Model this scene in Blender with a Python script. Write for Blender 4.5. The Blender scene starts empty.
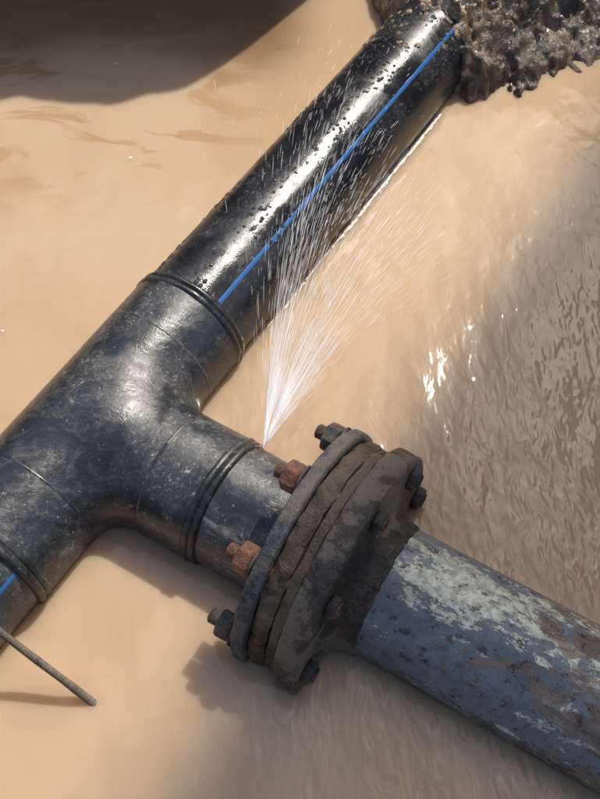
import bpy, bmesh, math, random
import numpy as np
from mathutils import Vector, Matrix, noise
random.seed(7); np.random.seed(7)
scene=bpy.context.scene
try:
    scene.view_settings.view_transform='Standard'; scene.view_settings.look='None'; scene.view_settings.exposure=0
except Exception: pass

# ------------------------------------------------------------ frames (metres, water level z=0)
AXZ=0.042
TEE=Vector((-0.388,-0.099,AXZ))
MD=Vector((0.533,0.846,0)).normalized()      # run of the black main
BD=Vector((0.8577,-0.5141,0)).normalized()   # branch
UP=Vector((0,0,1))
def frame(org,d):
    d=d.normalized(); y=UP.cross(d).normalized(); z=d.cross(y)
    return Matrix(((d.x,y.x,z.x,org.x),(d.y,y.y,z.y,org.y),(d.z,y.z,z.z,org.z),(0,0,0,1)))
FM=frame(TEE,MD); FB=frame(TEE,BD)
# SUN
SUN_EL=math.radians(52); SUN_AZ=math.radians(32)   # azimuth from +Y toward +X
SD=Vector((math.sin(SUN_AZ)*math.cos(SUN_EL),math.cos(SUN_AZ)*math.cos(SUN_EL),math.sin(SUN_EL)))

# ------------------------------------------------------------ helpers
def link(o,parent=None):
    scene.collection.objects.link(o)
    if parent is not None: o.parent=parent
    return o
def empty(name):
    e=bpy.data.objects.new(name,None); e.empty_display_size=.1; scene.collection.objects.link(e); return e
def mesh_obj(name,verts,faces,mat=None,parent=None,smooth=True,M=None):
    me=bpy.data.meshes.new(name); me.from_pydata([tuple(v) for v in verts],[],faces); me.update()
    if smooth: me.polygons.foreach_set('use_smooth',[True]*len(me.polygons))
    o=bpy.data.objects.new(name,me); link(o,parent)
    if M is not None: o.matrix_world=M
    if mat: me.materials.append(mat)
    return o
def lathe(name,prof,M,mat,parent=None,segs=96,jit=0.0,jscale=30,autosmooth=True):
    """prof: list of (x,r) along local X"""
    vs=[];fs=[]
    for x,r in prof:
        for i in range(segs):
            a=2*math.pi*i/segs
            p=Vector((x,r*math.cos(a),r*math.sin(a)))
            if jit>0 and r>0:
                n=noise.fractal(p*jscale,1.0,2.0,4)
                rr=r+jit*n; p=Vector((x+jit*.5*noise.noise(p*jscale*1.3+Vector((9,3,1))),rr*math.cos(a),rr*math.sin(a)))
            vs.append(p)
    n=len(prof)
    for j in range(n-1):
        for i in range(segs):
            k=(i+1)%segs
            fs.append((j*segs+i,j*segs+k,(j+1)*segs+k,(j+1)*segs+i))
    o=mesh_obj(name,vs,fs,mat,parent,True,M)
    bm=bmesh.new(); bm.from_mesh(o.data); bmesh.ops.recalc_face_normals(bm,faces=bm.faces)
    for e in bm.edges:
        if len(e.link_faces)==2 and e.calc_face_angle(0)>math.radians(38): e.smooth=False
    bm.to_mesh(o.data); bm.free()
    return o
def ringprof(x,R,r,n=14,sx=1.0):
    return [(x+sx*r*math.cos(t),R+r*math.sin(t)) for t in [math.pi*(1-i/(n-1)) for i in range(n)]]

class NT:
    def __init__(s,name):
        s.m=bpy.data.materials.new(name); s.m.use_nodes=True; s.t=s.m.node_tree; s.n=s.t.nodes; s.l=s.t.links
        s.b=s.n['Principled BSDF']; s.out=s.n['Material Output']
        s.tc=s.n.new('ShaderNodeTexCoord')
    def set(s,sock,v):
        if isinstance(v,(int,float)): sock.default_value=v
        elif isinstance(v,(tuple,list)):
            sock.default_value=tuple(v)+((1,) if len(v)==3 and len(sock.default_value)==4 else ())
        else: s.l.new(v,sock)
    def coord(s,scale=(1,1,1),loc=(0,0,0),rot=(0,0,0),src='Object',warp=None):
        mp=s.n.new('ShaderNodeMapping'); mp.inputs['Scale'].default_value=scale; mp.inputs['Location'].default_value=loc; mp.inputs['Rotation'].default_value=rot
        v=s.tc.outputs[src]
        s.l.new(v,mp.inputs['Vector']); return mp.outputs[0]
    def noise(s,vec,scale=5,detail=6,rough=.6,dist=0):
        n=s.n.new('ShaderNodeTexNoise'); s.l.new(vec,n.inputs['Vector'])
        n.inputs['Scale'].default_value=scale; n.inputs['Detail'].default_value=min(detail,6); n.inputs['Roughness'].default_value=rough; n.inputs['Distortion'].default_value=dist
        return n.outputs[0]
    def ramp(s,f,a,b,lo=0,hi=1,smooth=True):
        n=s.n.new('ShaderNodeMapRange'); n.interpolation_type='SMOOTHSTEP' if smooth else 'LINEAR'
        s.l.new(f,n.inputs['Value']); n.inputs['From Min'].default_value=a; n.inputs['From Max'].default_value=b; n.inputs['To Min'].default_value=lo; n.inputs['To Max'].default_value=hi
        return n.outputs[0]
    def math(s,op,a,b=0.0):
        n=s.n.new('ShaderNodeMath'); n.operation=op; s.set(n.inputs[0],a); s.set(n.inputs[1],b); return n.outputs[0]
    def mix(s,f,a,b):
        n=s.n.new('ShaderNodeMix'); n.data_type='RGBA'; s.set(n.inputs[0],f); s.set(n.inputs[6],a); s.set(n.inputs[7],b); return n.outputs[2]
    def sep(s,v):
        n=s.n.new('ShaderNodeSeparateXYZ'); s.l.new(v,n.inputs[0]); return n.outputs
    def bump(s,h,strength=.3,dist=.002,normal=None):
        n=s.n.new('ShaderNodeBump'); s.l.new(h,n.inputs['Height']); n.inputs['Strength'].default_value=strength; n.inputs['Distance'].default_value=dist
        if normal is not None: s.l.new(normal,n.inputs['Normal'])
        return n.outputs[0]
    def col(s,v): s.set(s.b.inputs['Base Color'],v)
    def rough(s,v): s.set(s.b.inputs['Roughness'],v)
    def normal(s,v): s.l.new(v,s.b.inputs['Normal'])

# ------------------------------------------------------------ materials
def plastic(name,wet=0.0,mud=.5,base=(.028,.031,.036),patch=0.0,smear=0.0,bumpk=1.0):
    t=NT(name)
    c=t.coord(); cs=t.coord(scale=(.18,1,1))
    film=t.ramp(t.noise(c,7,6,.66,.6),.42,.62)
    mott=t.noise(c,24,6,.75,.5)
    fine=t.ramp(t.noise(c,150,3,.7),.53,.64)
    st=t.ramp(t.noise(cs,70,4,.65,.3),.53,.70)
    sp=t.math('ADD',t.noise(c,85,5,.78,.1),t.math('MULTIPLY',film,.05))
    spots=t.ramp(sp,.655,.685)
    col=t.mix(t.math('MULTIPLY',film,.36*mud),base,(.11,.11,.11))
    col=t.mix(t.ramp(mott,.50,.66,0,.4*mud),col,(.14,.135,.13))
    col=t.mix(t.math('MULTIPLY',st,.25*mud),col,(.16,.155,.15))
    col=t.mix(t.math('MULTIPLY',t.math('MULTIPLY',fine,film),.5*mud),col,(.27,.25,.22))
    col=t.mix(t.math('MULTIPLY',spots,.85*min(1,mud*1.3)),col,(.42,.37,.31))
    r=t.math('ADD',t.math('MULTIPLY',film,.20),.25-.13*wet)
    r=t.math('ADD',r,t.ramp(mott,.45,.65,0,.14))
    if smear>0:
        sm=t.ramp(t.noise(t.coord(scale=(.6,1,1),loc=(2,5,1)),17,6,.72,.9),.61,.67)
        col=t.mix(t.math('MULTIPLY',sm,smear),col,t.mix(fine,(.20,.175,.15),(.36,.32,.28)))
    if patch>0:
        pn=t.ramp(t.noise(cs,26,6,.72,.6),.62-patch,.66-patch)
        col=t.mix(t.math('MULTIPLY',pn,.8),col,t.mix(t.ramp(t.noise(c,60,4,.6),.4,.6),(.17,.155,.135),(.36,.335,.30)))
        r=t.math('ADD',r,t.math('MULTIPLY',pn,.25))
    t.col(col)
    r=t.math('ADD',r,t.math('MULTIPLY',spots,.25)); t.rough(r)
    h=t.math('ADD',t.math('MULTIPLY',t.noise(c,80,5,.75),.7),t.math('MULTIPLY',t.noise(cs,40,3,.6),.7))
    h=t.math('ADD',h,t.math('MULTIPLY',mott,1.6))
    t.normal(t.bump(h,.42,.0018*bumpk))
    t.b.inputs['Specular IOR Level'].default_value=.6
    return t.m
m_tee=plastic('black_plastic_dusty',.3,.9,(.020,.023,.028),smear=.7)
m_wetpipe=plastic('black_plastic_wet',.85,.26,(.011,.012,.015),bumpk=.6)
m_branch=plastic('black_plastic_muddy',.1,1.0,(.026,.031,.039),patch=.06)
m_bead=plastic('black_plastic_bead',.4,.4,(.010,.011,.013))

t=NT('blue_stripe_plastic'); c=t.coord(scale=(.3,1,1))
t.col(t.mix(t.ramp(t.noise(c,70,6,.7),.48,.68,0,.75),(.02,.135,.40),(.07,.10,.14))); t.rough(.3); m_blue=t.m

t=NT('flaking_blue_grey_paint')
c=t.coord(); cs=t.coord(scale=(.5,1,1)); x,y,z=t.sep(t.tc.outputs['Object'])
n1=t.noise(cs,13,6,.74,.7); n2=t.noise(cs,38,6,.78,.4); n3=t.noise(c,75,4,.7)
base=t.mix(t.ramp(t.noise(cs,6,5,.6),.35,.65),(.11,.128,.14),(.225,.247,.258))
base=t.mix(t.ramp(n3,.45,.7,0,.45),base,(.06,.07,.078))
crown=t.math('MULTIPLY',t.ramp(z,.03,.10),t.ramp(y,-.085,.01,0,1))
crown=t.math('MULTIPLY',crown,t.ramp(y,.115,.07,0,1))
alen=t.math('MULTIPLY',t.ramp(x,.60,.68),t.ramp(x,1.15,.9,.35,1))
f=t.math('ADD',t.math('MULTIPLY',t.math('SUBTRACT',n1,.5),1.7),t.math('MULTIPLY',t.math('MULTIPLY',crown,alen),.20))
f=t.math('ADD',f,t.math('MULTIPLY',t.math('SUBTRACT',n2,.5),1.3))
flake=t.ramp(f,.175,.195)
cream=t.mix(t.ramp(n3,.35,.65),(.78,.76,.58),(.42,.41,.31))
col=t.mix(flake,base,cream)
rust=t.ramp(t.math('ADD',t.noise(t.coord(scale=(.6,1,1),loc=(3.1,1.2,0)),12,6,.75,.6),t.ramp(x,.72,1.0,-.05,.05)),.53,.56)
col=t.mix(t.math('MULTIPLY',rust,.85),col,t.mix(t.ramp(n2,.4,.6),(.13,.085,.055),(.30,.21,.14)))
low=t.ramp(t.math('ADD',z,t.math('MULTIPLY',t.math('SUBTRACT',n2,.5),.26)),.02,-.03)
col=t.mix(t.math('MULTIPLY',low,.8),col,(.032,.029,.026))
chip=t.ramp(t.noise(t.coord(loc=(7,0,2)),44,6,.78),.58,.60)
col=t.mix(t.math('MULTIPLY',chip,.85),col,t.mix(t.ramp(n1,.45,.55),(.035,.04,.045),(.10,.07,.05)))
t.col(col); t.rough(t.ramp(n3,.3,.7,.25,.55))
h=t.math('ADD',t.math('MULTIPLY',flake,-.7),t.math('ADD',t.math('MULTIPLY',n2,.6),t.math('MULTIPLY',chip,-.4)))
t.normal(t.bump(h,.6,.0018)); m_steel=t.m

def rusty(name,a,b,cdark,mudc=(.26,.20,.14),mud=.5):
    t=NT(name); c=t.coord()
    n1=t.noise(c,20,6,.72,.5); n2=t.noise(c,85,5,.78); n3=t.noise(c,9,5,.65)
    col=t.mix(t.ramp(n1,.38,.62),a,b); col=t.mix(t.ramp(n2,.48,.60,0,.9),col,cdark)
    col=t.mix(t.ramp(t.math('ADD',n3,t.math('MULTIPLY',n2,.4)),.68,.75,0,mud),col,mudc)
    t.col(col); t.rough(t.ramp(n2,.3,.7,.18,.65)); t.normal(t.bump(t.math('ADD',n2,n1),.85,.005)); return t.m
m_flange=rusty('corroded_steel',(.080,.055,.035),(.056,.052,.044),(.015,.014,.013),mudc=(.30,.245,.185),mud=.55)
m_fill=rusty('rust_scale',(.095,.056,.033),(.055,.042,.032),(.014,.012,.011),mudc=(.25,.19,.13),mud=.4)
m_ring=rusty('backing_ring_coating',(.055,.062,.072),(.10,.105,.11),(.018,.018,.02),mud=.5)
m_rust=rusty('orange_rust',(.36,.13,.06),(.20,.085,.05),(.07,.035,.025),mud=.25)
m_dbolt=rusty('dark_bolt_steel',(.14,.065,.04),(.06,.055,.055),(.02,.018,.017),mud=.4)
m_rod=rusty('rod_steel',(.10,.075,.055),(.16,.13,.10),(.035,.028,.022),mud=.4)

# muddy water
t=NT('muddy_water')
c=t.coord(); cw=t.coord(scale=(1,.55,1),rot=(0,0,.5))
silt=t.noise(cw,1.6,5,.5,.8); streak_noise=t.noise(t.coord(scale=(.5,1.5,1),rot=(0,0,-.15)),3.6,5,.55,2.0)
X,Y,Z=t.sep(c)
col=t.mix(t.ramp(silt,.35,.65),(.50,.345,.21),(.56,.405,.265))
refl_mask=t.math('MULTIPLY',t.ramp(X,-.0,-.3),t.ramp(Y,.45,.8,.1,1))
col=t.mix(t.math('MULTIPLY',t.ramp(streak_noise,.53,.60,0,.6),refl_mask),col,(.40,.225,.10))  # brown streaks: rippled reflections of the bank, painted into the water colour
bank_shade=t.math('MULTIPLY',t.ramp(t.math('ADD',Y,t.math('MULTIPLY',streak_noise,.25)),1.02,1.30),t.ramp(X,.1,-.1))
col=t.mix(t.math('MULTIPLY',bank_shade,.85),col,(.19,.11,.05))  # dark band of the bank's shadow and reflection, tinted into the colour
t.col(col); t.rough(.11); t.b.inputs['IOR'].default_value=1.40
t.b.inputs['Subsurface Weight'].default_value=.85
t.b.inputs['Subsurface Radius'].default_value=(1.0,.8,.55); t.b.inputs['Subsurface Scale'].default_value=.10
dist=t.math('ADD',t.math('MULTIPLY',X,.86),t.math('MULTIPLY',Y,-.5))
live=t.ramp(dist,.0,.6,.16,1)
w1=t.noise(t.coord(scale=(1,.6,1),rot=(0,0,-.35)),6,2,.5,.3)
w2=t.noise(t.coord(scale=(1,.5,1),rot=(0,0,.25)),26,2,.5,.6)
w3=t.noise(t.coord(scale=(1,.40,1),rot=(0,0,-.1)),66,1,.5,.4)
h=t.math('ADD',t.math('MULTIPLY',w1,1.2),t.math('MULTIPLY',live,t.math('ADD',t.math('MULTIPLY',w2,.46),t.math('MULTIPLY',w3,.20))))
t.normal(t.bump(h,.8,.014)); m_water=t.m

# mud / soil
def soil(name,wet=True,k=1.0):
    t=NT(name); c=t.coord(src='Object')
    n0=t.noise(c,3.2,4,.6,.5); n1=t.noise(c,9,6,.65,.4); n2=t.noise(c,26,6,.7,.3); n3=t.noise(c,130,4,.65)
    X,Y,Z=t.sep(c)
    col=t.mix(t.ramp(n1,.35,.65),(.12*k,.080*k,.050*k),(.23*k,.160*k,.108*k))
    col=t.mix(t.ramp(n2,.52,.60,0,.75),col,(.44*k,.335*k,.25*k)); col=t.mix(t.ramp(n2,.47,.40,0,.8),col,(.05*k,.034*k,.024*k))
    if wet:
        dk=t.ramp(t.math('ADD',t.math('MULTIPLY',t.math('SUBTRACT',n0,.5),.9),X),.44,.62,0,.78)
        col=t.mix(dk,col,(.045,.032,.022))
    t.col(col); t.rough(t.ramp(n2,.3,.6,.36,.10) if wet else .85)
    t.normal(t.bump(t.math('ADD',n2,t.math('MULTIPLY',n3,.25)),.8,.012)); return t.m
m_mud=soil('wet_mud',True,1.2); m_soil=soil('earth',False,.5)

# spray water
t=NT('spray_water'); t.n.remove(t.b)
d=t.n.new('ShaderNodeBsdfTranslucent'); d.inputs[0].default_value=(.68,.68,.68,1)
d2=t.n.new('ShaderNodeBsdfDiffuse'); d2.inputs[0].default_value=(.68,.68,.68,1)
a=t.n.new('ShaderNodeAddShader'); t.l.new(d.outputs[0],a.inputs[0]); t.l.new(d2.outputs[0],a.inputs[1])
tr=t.n.new('ShaderNodeBsdfTransparent')
e=t.n.new('ShaderNodeMixShader'); t.l.new(tr.outputs[0],e.inputs[1]); t.l.new(a.outputs[0],e.inputs[2]); e.inputs[0].default_value=.42
t.l.new(e.outputs[0],t.out.inputs[0]); m_spray=t.m
t=NT('water_droplet'); t.col((.035,.037,.040)); t.rough(.05); t.b.inputs['IOR'].default_value=1.33; m_drop=t.m
t=NT('foam'); t.col((.80,.73,.63)); t.rough(.3); m_foam=t.m

# ------------------------------------------------------------ muddy water (a closed body of water 0.38 m deep)
q=6
vs=[(-q,-q,-.38),(q,-q,-.38),(q,q,-.38),(-q,q,-.38),(-q,-q,0),(q,-q,0),(q,q,0),(-q,q,0)]
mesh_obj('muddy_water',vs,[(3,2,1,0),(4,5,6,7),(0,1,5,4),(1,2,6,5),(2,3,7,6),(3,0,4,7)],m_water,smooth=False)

# ------------------------------------------------------------ terrain
def sst(a,b,x):
    u=min(1,max(0,(x-a)/(b-a))); return u*u*(3-2*u)
def terrain_h(x,y):
    toe=1.41+.50*sst(.10,.5,x)+.10*noise.noise(Vector((x*2.9,1.1,0)))+.05*noise.noise(Vector((x*9,4.1,0)))
    d=max(-2.3-x,x-2.4,-2.1-y,y-toe)
    if d<0: h=max(-.45,3*d)
    else:
        h=(.6+.65*sst(0,1.2,y))*(1-math.exp(-d/.09))
        h+=(1-math.exp(-d/.2))*(.09*noise.fractal(Vector((x*1.7,y*1.7,0)),1,2,5))
    return h
N=260
def warp(u): # -1..1 -> dense in the middle, far at the ends
    return 2.6*u+ (250-2.6)*np.sign(u)*abs(u)**9
gx=[float(warp(u)) for u in np.linspace(-1,1,N)]
vs=[(x,y+.2,terrain_h(x,y+.2)) for y in gx for x in gx]
fs=[(j*N+i,j*N+i+1,(j+1)*N+i+1,(j+1)*N+i) for j in range(N-1) for i in range(N-1)]
mesh_obj('ground',vs,fs,m_soil)

# mud slumped over the pipe
tx=[-.2,.10,.16,.21,.25,.29,.35,.44,.56,.66,.77,1.2,1.7]; ty=[1.75,1.60,1.42,1.20,1.03,.93,.895,.89,.93,.99,1.04,1.18,1.5]
def clod(q,s):
    f=noise.voronoi(q*s)[0][0]; return math.sqrt(max(0,1-(f*1.25)**2))
def mud_h(x,y):
    toe=float(np.interp(x,tx,ty))+.05*noise.noise(Vector((x*12,y*6,2)))+.04*noise.noise(Vector((x*35,y*25,5)))+.02*noise.noise(Vector((x*80,y*60,5)))
    d=y-toe
    p=Vector((x,y,0))-Vector((TEE.x,TEE.y,0)); n=p.x*MD.y-p.y*MD.x
    hump=math.exp(-(n/.14)**2)
    if d<0: return max(-.1,1.2*d)
    e=1-math.exp(-d/.05)
    h=e*(.035+.135*hump)+.14*sst(.08,.5,d)
    q=Vector((x,y,0)); q+=Vector((noise.noise(q*11),noise.noise(q*11+Vector((5,5,5))),0))*.03+Vector((noise.noise(q*40),noise.noise(q*40+Vector((5,5,5))),0))*.012
    wgt=max(0,.35+.8*noise.noise(q*6+Vector((2,7,1))))
    h+=e*(.045*noise.fractal(q*6,.9,2,3)+.024*wgt*clod(q,12)+.012*wgt*clod(q+Vector((.3,.7,0)),30)+.020*noise.fractal(q*22,.6,2.1,5))
    return h
xs=np.arange(-.05,1.7,.005); ys=np.arange(.8,1.85,.005)
vs=[(x,y,mud_h(x,y)) for y in ys for x in xs]; W=len(xs)
fs=[(j*W+i,j*W+i+1,(j+1)*W+i+1,(j+1)*W+i) for j in range(len(ys)-1) for i in range(W-1)]
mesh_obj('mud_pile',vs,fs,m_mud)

# ------------------------------------------------------------ tee fitting (blended SDF surface)
R1=.127; R2=.123
tee=empty('pipe_tee_fitting')
bm=bmesh.new()
def addcyl(bm,M,x0,x1,r):
    ret=bmesh.ops.create_cone(bm,cap_ends=True,segments=64,radius1=r,radius2=r,depth=x1-x0)
    T=M@Matrix.Translation(((x0+x1)/2,0,0))@Matrix.Rotation(math.pi/2,4,'Y')
    bmesh.ops.transform(bm,matrix=T,verts=ret['verts'])
addcyl(bm,FM,-.30,.298,R1+.004); addcyl(bm,FB,0,.29,R2+.004)
me=bpy.data.meshes.new('tmp'); bm.to_mesh(me); bm.free()
o=bpy.data.objects.new('tmp',me); link(o)
md=o.modifiers.new('r','REMESH'); md.mode='VOXEL'; md.voxel_size=.0045
dg=bpy.context.evaluated_depsgraph_get(); me2=bpy.data.meshes.new_from_object(o.evaluated_get(dg))
bpy.data.objects.remove(o)
co=np.empty(len(me2.vertices)*3); me2.vertices.foreach_get('co',co); co=co.reshape(-1,3)
T0=np.array(TEE); md_=np.array(MD); bd_=np.array(BD)
def sdf(p):
    q=p-T0
    a=q@md_; d1=np.linalg.norm(q-np.outer(a,md_),axis=1)-R1
    b=np.maximum(q@bd_,.085); d2=np.linalg.norm(q-np.outer(b,bd_),axis=1)-R2
    k=.062; hh=np.maximum(k-np.abs(d1-d2),0)/k
    return np.minimum(d1,d2)-hh*hh*k*.25
for it in range(6):
    d=sdf(co); g=np.zeros_like(co); ee=1e-4
    for ax in range(3):
        s=np.zeros(3); s[ax]=ee; g[:,ax]=(sdf(co+s)-sdf(co-s))/(2*ee)
    g/=np.maximum(np.linalg.norm(g,axis=1,keepdims=True),1e-6)
    msk=(np.abs(d)<.03)[:,None]
    co=co-g*d[:,None]*msk
me2.vertices.foreach_set('co',co.ravel()); me2.update()
me2.polygons.foreach_set('use_smooth',[True]*len(me2.polygons))
me2.materials.clear(); me2.materials.append(m_tee)
o=bpy.data.objects.new('tee_body',me2); link(o,tee)
for i,(M,x,R,r) in enumerate([(FM,.195,R1,.0018),(FM,-.17,R1,.0020),(FB,.185,R2,.0022)]):
    lathe('mould_ridge_%d'%(i+1),ringprof(x,R-.0012,r,10,1.8),M,m_tee,tee,128,jit=.0006,jscale=40)
# ------------------------------------------------------------ main pipe
mainp=empty('black_water_pipe')
RP=.121
lathe('pipe_run_far',[(.285,RP),(.33,RP)]+[(.33+.04*i,RP) for i in range(1,38)],FM,m_wetpipe,mainp,128)
lathe('pipe_run_near',[(-.30,RP),(-.6,RP),(-1.2,RP),(-3.4,RP)],FM,m_tee,mainp,128)
def bead(name,M,x,R,par):
    pr=ringprof(x-.0070,R-.004,.0095,12)+ringprof(x+.0070,R-.004,.0085,12)
    lathe(name,pr,M,m_bead,par,160,jit=.0022,jscale=22)
bead('weld_bead_far',FM,.303,RP+.004,mainp); bead('weld_bead_near',FM,-.300,RP+.004,mainp)
def stripe(name,x0,x1,el,wid,M,par):
    vs=[];fs=[];nx=60
    for i in range(nx+1):
        x=x0+(x1-x0)*i/nx
        w=wid*(1+.2*noise.noise(Vector((x*25,0,3))))
        for s in (-1,-.33,.33,1):
            a=math.radians(el)+s*w/2/RP
            r=RP+(.0008 if abs(s)<.9 else .0002)
            vs.append((x,-r*math.cos(a),r*math.sin(a)))
    for i in range(nx):
        for k in range(3): fs.append((i*4+k,i*4+k+1,(i+1)*4+k+1,(i+1)*4+k))
    mesh_obj(name,vs,fs,m_blue,par,True,M)
stripe('blue_stripe_far',.320,1.6,54,.0085,FM,mainp); stripe('blue_stripe_near',-1.4,-.318,36,.0078,FM,mainp)

# ------------------------------------------------------------ branch stub + flange
stub=empty('branch_stub_pipe')
lathe('stub_pipe',[(.28,.117),(.3,.117),(.33,.117),(.36,.117),(.40,.117),(.46,.117)],FB,m_branch,stub,128)
bead('weld_bead',FB,.292,.120,stub)
fl=empty('pipe_flange')
def dens(pr,step=.006):
    out=[]
    for (a,b),(c_,d_) in zip(pr[:-1],pr[1:]):
        n=max(1,int(math.hypot(c_-a,d_-b)/step))
        for i in range(n): out.append((a+(c_-a)*i/n,b+(d_-b)*i/n))
    out.append(pr[-1]); return out
lathe('backing_ring',dens([(.450,.118),(.450,.221),(.4515,.2245),(.454,.2265),(.474,.2265),(.4765,.2245),(.478,.220),(.478,.12)]),FB,m_ring,fl,200,jit=.0014,jscale=36)
lathe('stub_end_collar',dens([(.474,.19),(.480,.213),(.490,.216),(.502,.215),(.510,.212),(.515,.19)]),FB,m_fill,fl,200,jit=.006,jscale=32)
lathe('packed_mud',dens([(.505,.19),(.514,.214),(.530,.216),(.545,.19)]),FB,m_fill,fl,200,jit=.006,jscale=34)
lathe('steel_flange',dens([(.533,.12),(.533,.224),(.5355,.2295),(.540,.2315),(.572,.2315),(.577,.229),(.580,.222),(.581,.20),(.580,.172),(.583,.165),(.587,.145),(.594,.134),(.608,.127),(.625,.1225)]),FB,m_flange,fl,200,jit=.0024,jscale=36)
def hexnut(name,M,x0,x1,r,mat,par,rot):
    vs=[];fs=[]
    for x,rr in ((x0,r*.86),(x0+.004,r),(x1-.004,r),(x1,r*.86)):
        for i in range(6):
            a=rot+i*math.pi/3; vs.append((x,rr*math.cos(a),rr*math.sin(a)))
    for j in range(3):
        for i in range(6):
            k=(i+1)%6; fs.append((j*6+i,j*6+k,j*6+6+k,j*6+6+i))
    fs.append(tuple(range(6))); fs.append(tuple(range(18,24)))
    o=mesh_obj(name,vs,fs,mat,par,False,M)
    bm=bmesh.new(); bm.from_mesh(o.data); bmesh.ops.recalc_face_normals(bm,faces=bm.faces); bm.to_mesh(o.data); bm.free()
    bv=o.modifiers.new('b','BEVEL'); bv.width=.003; bv.segments=2; return o
RB=.197
for i in range(8):
    th=math.radians(40+45*i)       # 0 = far side, 90 = crown
    off=Vector((0,RB*math.cos(th),RB*math.sin(th)))
    M=FB@Matrix.Translation(off)
    mt=m_rust if i in (1,2) else m_dbolt
    rr=random.uniform(0,1)
    ext=random.uniform(.0,.008)
    pr=[(.398-ext,.001),(.398-ext,.0105),(.401-ext,.0135)]
    x=.402-ext
    while x<.426: pr+= [(x,.0138),(x+.0016,.0122)]; x+=.0032
    pr+=[(.43,.0135),(.600,.0135)]
    lathe('bolt_shank_%d'%(i+1),pr,M,mt,fl,20)
    hexnut('nut_%d'%(i+1),M,.414,.4445,.0280,mt,fl,rr)
    lathe('washer_%d'%(i+1),[(.4450,.010),(.4450,.030),(.4493,.030),(.4493,.010)],M,m_dbolt,fl,28,jit=.001)
    hexnut('bolt_head_%d'%(i+1),M,.580,.597,.0225,m_dbolt if i in (0,7,3,4) else m_flange,fl,rr+.4)
sp=empty('painted_steel_pipe')
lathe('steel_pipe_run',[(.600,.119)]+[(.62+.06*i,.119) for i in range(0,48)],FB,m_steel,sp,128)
lathe('pipe_weld',ringprof(.624,.1180,.0045,10,1.5),FB,m_flange,sp,128,jit=.003,jscale=60)

# ------------------------------------------------------------ metal rod
def tube(name,pts,radii,mat,par=None,segs=10):
    vs=[];fs=[]
    for j,p in enumerate(pts):
        d=(pts[min(j+1,len(pts)-1)]-pts[max(j-1,0)]).normalized()
        a=d.cross(UP if abs(d.z)<.9 else Vector((1,0,0))).normalized(); b=d.cross(a)
        for i in range(segs):
            t_=2*math.pi*i/segs; vs.append(p+(a*math.cos(t_)+b*math.sin(t_))*radii[j])
    for j in range(len(pts)-1):
        for i in range(segs):
            k=(i+1)%segs; fs.append((j*segs+i,j*segs+k,(j+1)*segs+k,(j+1)*segs+i))
    fs.append(tuple(range(segs))); fs.append(tuple(range((len(pts)-1)*segs,len(pts)*segs)))
    return mesh_obj(name,vs,fs,mat,par)
E0=Vector((-.335,-.607,-.012)); E1=Vector((-.485,-.5187,.11)); dd=E1-E0
pts=[E0+dd*(k/8)+Vector((0,0,.004*math.sin(k*.7))) for k in range(0,24)]
tube('metal_rod',pts,[.0068+.0012*noise.noise(p*60) for p in pts],m_rod)

# ------------------------------------------------------------ leak spray
S=Vector((-.066,-.188,.131))
vs=[];fs=[]
def strand(pts,radii,segs=5):
    base=len(vs)
    for j,p in enumerate(pts):
        d=(pts[min(j+1,len(pts)-1)]-pts[max(j-1,0)]).normalized()
        a=d.cross(UP if abs(d.z)<.9 else Vector((1,0,0))).normalized(); b=d.cross(a)
        for i in range(segs):
            t_=2*math.pi*i/segs; vs.append(p+(a*math.cos(t_)+b*math.sin(t_))*radii[j])
    for j in range(len(pts)-1):
        for i in range(segs):
            k=(i+1)%segs; fs.append((base+j*segs+i,base+j*segs+k,base+(j+1)*segs+k,base+(j+1)*segs+i))
G=Vector((0,0,-9.8))
def traj(az,el,v,t_): 
    D=Vector((math.sin(az)*math.cos(el),math.cos(az)*math.cos(el),math.sin(el)))
    return S+D*v*t_+G*(.5*t_*t_)
lobes=[(9,1.2,24),(15,1.6,14),(26,2.0,16),(33,2.5,24),(41,2.0,6)]
for (m,sg,n_) in lobes:
    for k in range(n_):
        az=math.radians(random.gauss(m,sg)); el=math.radians(random.uniform(26,42)); v=random.uniform(2.7,3.2)
        L=random.uniform(.03,.16 if m<20 else .12)
        n=14; pts=[traj(az,el,v,L*i/(n-1)) for i in range(n)]
        r0=random.uniform(.0003,.0008)
        strand(pts,[r0*(1-.7*(i/(n-1))) for i in range(n)])
for k in range(2900):
    if random.random()<.6:
        m,sg,_=random.choice(lobes); az=math.radians(random.gauss(m,sg*1.6)); el=math.radians(random.uniform(24,46))
    else:
        az=math.radians(random.gauss(17,10)); el=math.radians(random.uniform(18,58))
    v=random.uniform(2.5,3.5)
    t0=.02+(.30 if az<math.radians(22) else .19)*random.random()**1.3
    ln=random.uniform(.004,.022)
    p0=traj(az,el,v,t0); p1=traj(az,el,v,t0+ln)
    if p0.z<0.01: continue
    j=Vector((random.gauss(0,.006),random.gauss(0,.006),random.gauss(0,.006)))*(t0*6)
    r=random.uniform(.00015,.00042)
    strand([p0+j,(p0+p1)/2+j,p1+j],[r*.3,r,r*.3],4)
mesh_obj('water_spray',vs,fs,m_spray)

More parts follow.
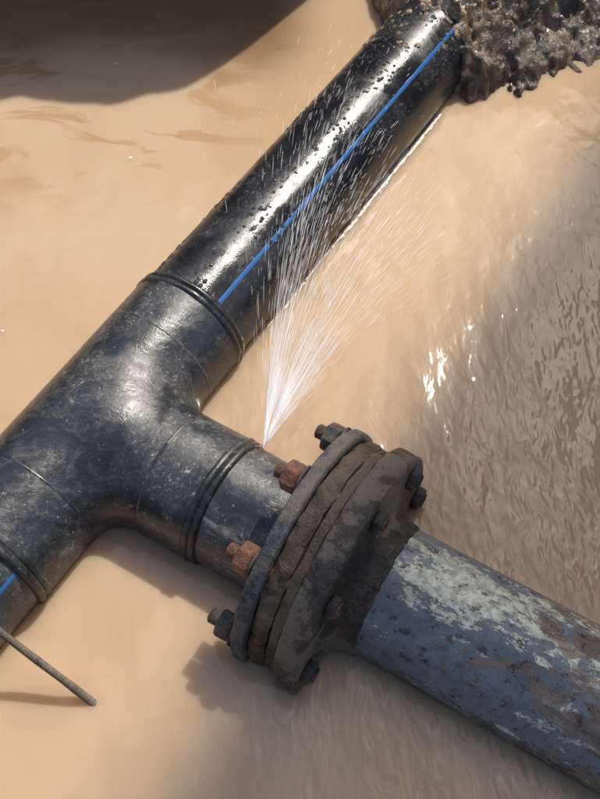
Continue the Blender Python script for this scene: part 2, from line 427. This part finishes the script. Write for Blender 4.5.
# ------------------------------------------------------------ droplets on the wet pipe
vs=[];fs=[]
def blob(M,x,el,R,r,flat=.45,stretch=1.0,segs=8,rings=3,rag=0):
    a=math.radians(el); base=len(vs)
    n=Vector((0,-math.cos(a),math.sin(a))); u=Vector((1,0,0)); w=n.cross(u)
    c=Vector((x,0,0))+n*R
    for j in range(rings):
        ph=(math.pi/2)*j/rings
        for i in range(segs):
            t_=2*math.pi*i/segs
            k_=1+(rag*noise.noise(Vector((math.cos(t_)*1.5+x*50,math.sin(t_)*1.5+el,j*.6))) if rag else 0)
            vs.append(M@(c+(u*math.cos(t_)*stretch+w*math.sin(t_))*r*k_*math.cos(ph)+n*r*flat*math.sin(ph)*k_))
    vs.append(M@(c+n*r*flat)); top=len(vs)-1
    for j in range(rings-1):
        for i in range(segs):
            k=(i+1)%segs; fs.append((base+j*segs+i,base+j*segs+k,base+(j+1)*segs+k,base+(j+1)*segs+i))
    for i in range(segs): fs.append((base+(rings-1)*segs+i,base+(rings-1)*segs+(i+1)%segs,top))
cnt=0
while cnt<2300:
    x=random.uniform(.32,1.3); el=random.uniform(25,155)
    p=Vector((x*7,el*.04,1.7))
    if noise.noise(p)+.3*math.exp(-((x-.62)/.22)**2-((el-85)/22)**2)<random.uniform(-.05,.40): continue
    r=.0008+.0044*random.random()**3.6
    blob(FM,x,el,RP-.0002,r,random.uniform(.3,.5),random.uniform(.7,2.0)); cnt+=1
n_=0
while n_<120:
    x=random.uniform(.10,.28); el=random.uniform(50,150)
    if noise.noise(Vector((x*14,el*.05,4)))<.1: continue
    blob(FM,x,el,R1-.0002,.0007+.0022*random.random()**3,.4,random.uniform(.8,1.6)); n_+=1
mesh_obj('water_droplets',vs,fs,m_drop)
# mud spatter thrown onto the pipe beside the slump
vs=[];fs=[]
for _ in range(320):
    x=1.40-abs(random.gauss(0,.14)); el=random.uniform(45,175)
    x-=.0012*max(0,el-100)
    if random.random()<.3: x=random.uniform(.6,1.3); el=random.uniform(120,165)
    blob(FM,x,el,RP-.001,.0012+.009*random.random()**4*(1 if x>1.15 else .4),random.uniform(.2,.5),random.uniform(.8,1.6),12,4,.9)
for _ in range(90):
    blob(FB,random.uniform(.31,.445),random.uniform(20,170),.1165,.0006+.0028*random.random()**4,.3,random.uniform(.8,2),12,3,.9)
mesh_obj('mud_spatter',vs,fs,m_mud)

# ------------------------------------------------------------ foam: scum line along pipe, bubbles on water
vs=[];fs=[]
def flat_blob(x,y,r,h,segs=9,st=1,ang=0):
    base=len(vs)
    for rr,z in ((1,.0008),(.75,h*.7),(.35,h)):
        for i in range(segs):
            t_=2*math.pi*i/segs; q=1+.25*noise.noise(Vector((x*40+math.cos(t_),y*40+math.sin(t_),z)))
            px,py=math.cos(t_)*r*rr*q*st,math.sin(t_)*r*rr*q
            vs.append(Vector((x+px*math.cos(ang)-py*math.sin(ang),y+px*math.sin(ang)+py*math.cos(ang),z)))
    for j in range(2):
        for i in range(segs):
            k=(i+1)%segs; fs.append((base+j*segs+i,base+j*segs+k,base+(j+1)*segs+k,base+(j+1)*segs+i))
    fs.append(tuple(base+2*segs+i for i in range(segs)))
RW=math.sqrt(RP**2-AXZ**2)
nrm=Vector((MD.y,-MD.x,0)); angm=math.atan2(MD.y,MD.x)
for i in range(1100):
    a=random.uniform(.40,1.17); dens_=sst(.5,.95,a)
    if random.random()>.12+.8*dens_: continue
    off=RW+.009+random.gauss(0,.0008+.0018*dens_)+.006*noise.noise(Vector((a*7,0,0)))
    p=TEE+MD*a+nrm*off
    flat_blob(p.x,p.y,random.uniform(.0008,.0016+.0012*dens_),.002,8,random.uniform(2,5),angm)
for (x,y,r) in [(-.40,.68,.004),(-.47,1.02,.003),(-.62,.17,.003)]:
    flat_blob(x,y,r,.002,12,1.4,.3)
mesh_obj('foam_bubbles',vs,fs,m_foam)

# ------------------------------------------------------------ added off-view building, there only to shade the right side of the pit
shadow_bld=empty('apartment_building')
t=NT('render_wall'); c=t.coord(); t.col(t.mix(t.noise(c,2,6,.6),(.34,.31,.27),(.42,.38,.33))); t.rough(.9); m_shadow_bld_wall=t.m
t=NT('window_glass'); t.col((.03,.04,.05)); t.rough(.1); m_shadow_bld_win=t.m
az=Vector((math.sin(SUN_AZ),math.cos(SUN_AZ),0)); rt=Vector((az.y,-az.x,0))
edge=Vector((.150,-.115,0))+az*12.5
def box(name,c0,sx,sy,z0,z1,mat):   # sx along rt, sy along az
    vs=[];
    for z in (z0,z1):
        for a,b in ((0,0),(sx,0),(sx,sy),(0,sy)):
            q=c0+rt*a+az*b; vs.append((q.x,q.y,z))
    mesh_obj(name,vs,[(3,2,1,0),(4,5,6,7),(0,1,5,4),(1,2,6,5),(2,3,7,6),(3,0,4,7)],mat,shadow_bld,False)
box('walls',edge,12,9,.3,21,m_shadow_bld_wall)
box('roof_parapet',edge+az*.1,12,8.8,21.002,21.6,m_shadow_bld_wall)
for f in range(6):
    for k in range(4):
        box('window_%d_%d'%(f+1,k+1),edge+rt*(1.2+2.8*k)-az*.03,1.5,.06,1.9+3.2*f,3.5+3.2*f,m_shadow_bld_win)

# ------------------------------------------------------------ light & camera
w=bpy.data.worlds.new('World'); scene.world=w; w.use_nodes=True
sky=w.node_tree.nodes.new('ShaderNodeTexSky'); sky.sky_type='NISHITA'; sky.sun_disc=False; sky.sun_elevation=SUN_EL; sky.sun_rotation=SUN_AZ
sky.dust_density=3.0
w.node_tree.links.new(sky.outputs[0],w.node_tree.nodes['Background'].inputs[0]); w.node_tree.nodes['Background'].inputs[1].default_value=.15
L=bpy.data.lights.new('sun','SUN'); L.energy=4.5; L.angle=math.radians(.6); L.color=(1,.94,.84)
lo=bpy.data.objects.new('sun',L); link(lo); lo.rotation_euler=SD.to_track_quat('Z','Y').to_euler(); lo.location=(3,5,8)
cam=bpy.data.cameras.new('camera'); co_=bpy.data.objects.new('camera',cam); link(co_)
cam.sensor_fit='VERTICAL'; cam.sensor_height=24; cam.lens=24*1000/799; cam.clip_start=.02; cam.clip_end=1000
co_.location=(0,-1.0845,1.67); co_.rotation_euler=(math.radians(90-57),0,0)
scene.camera=co_
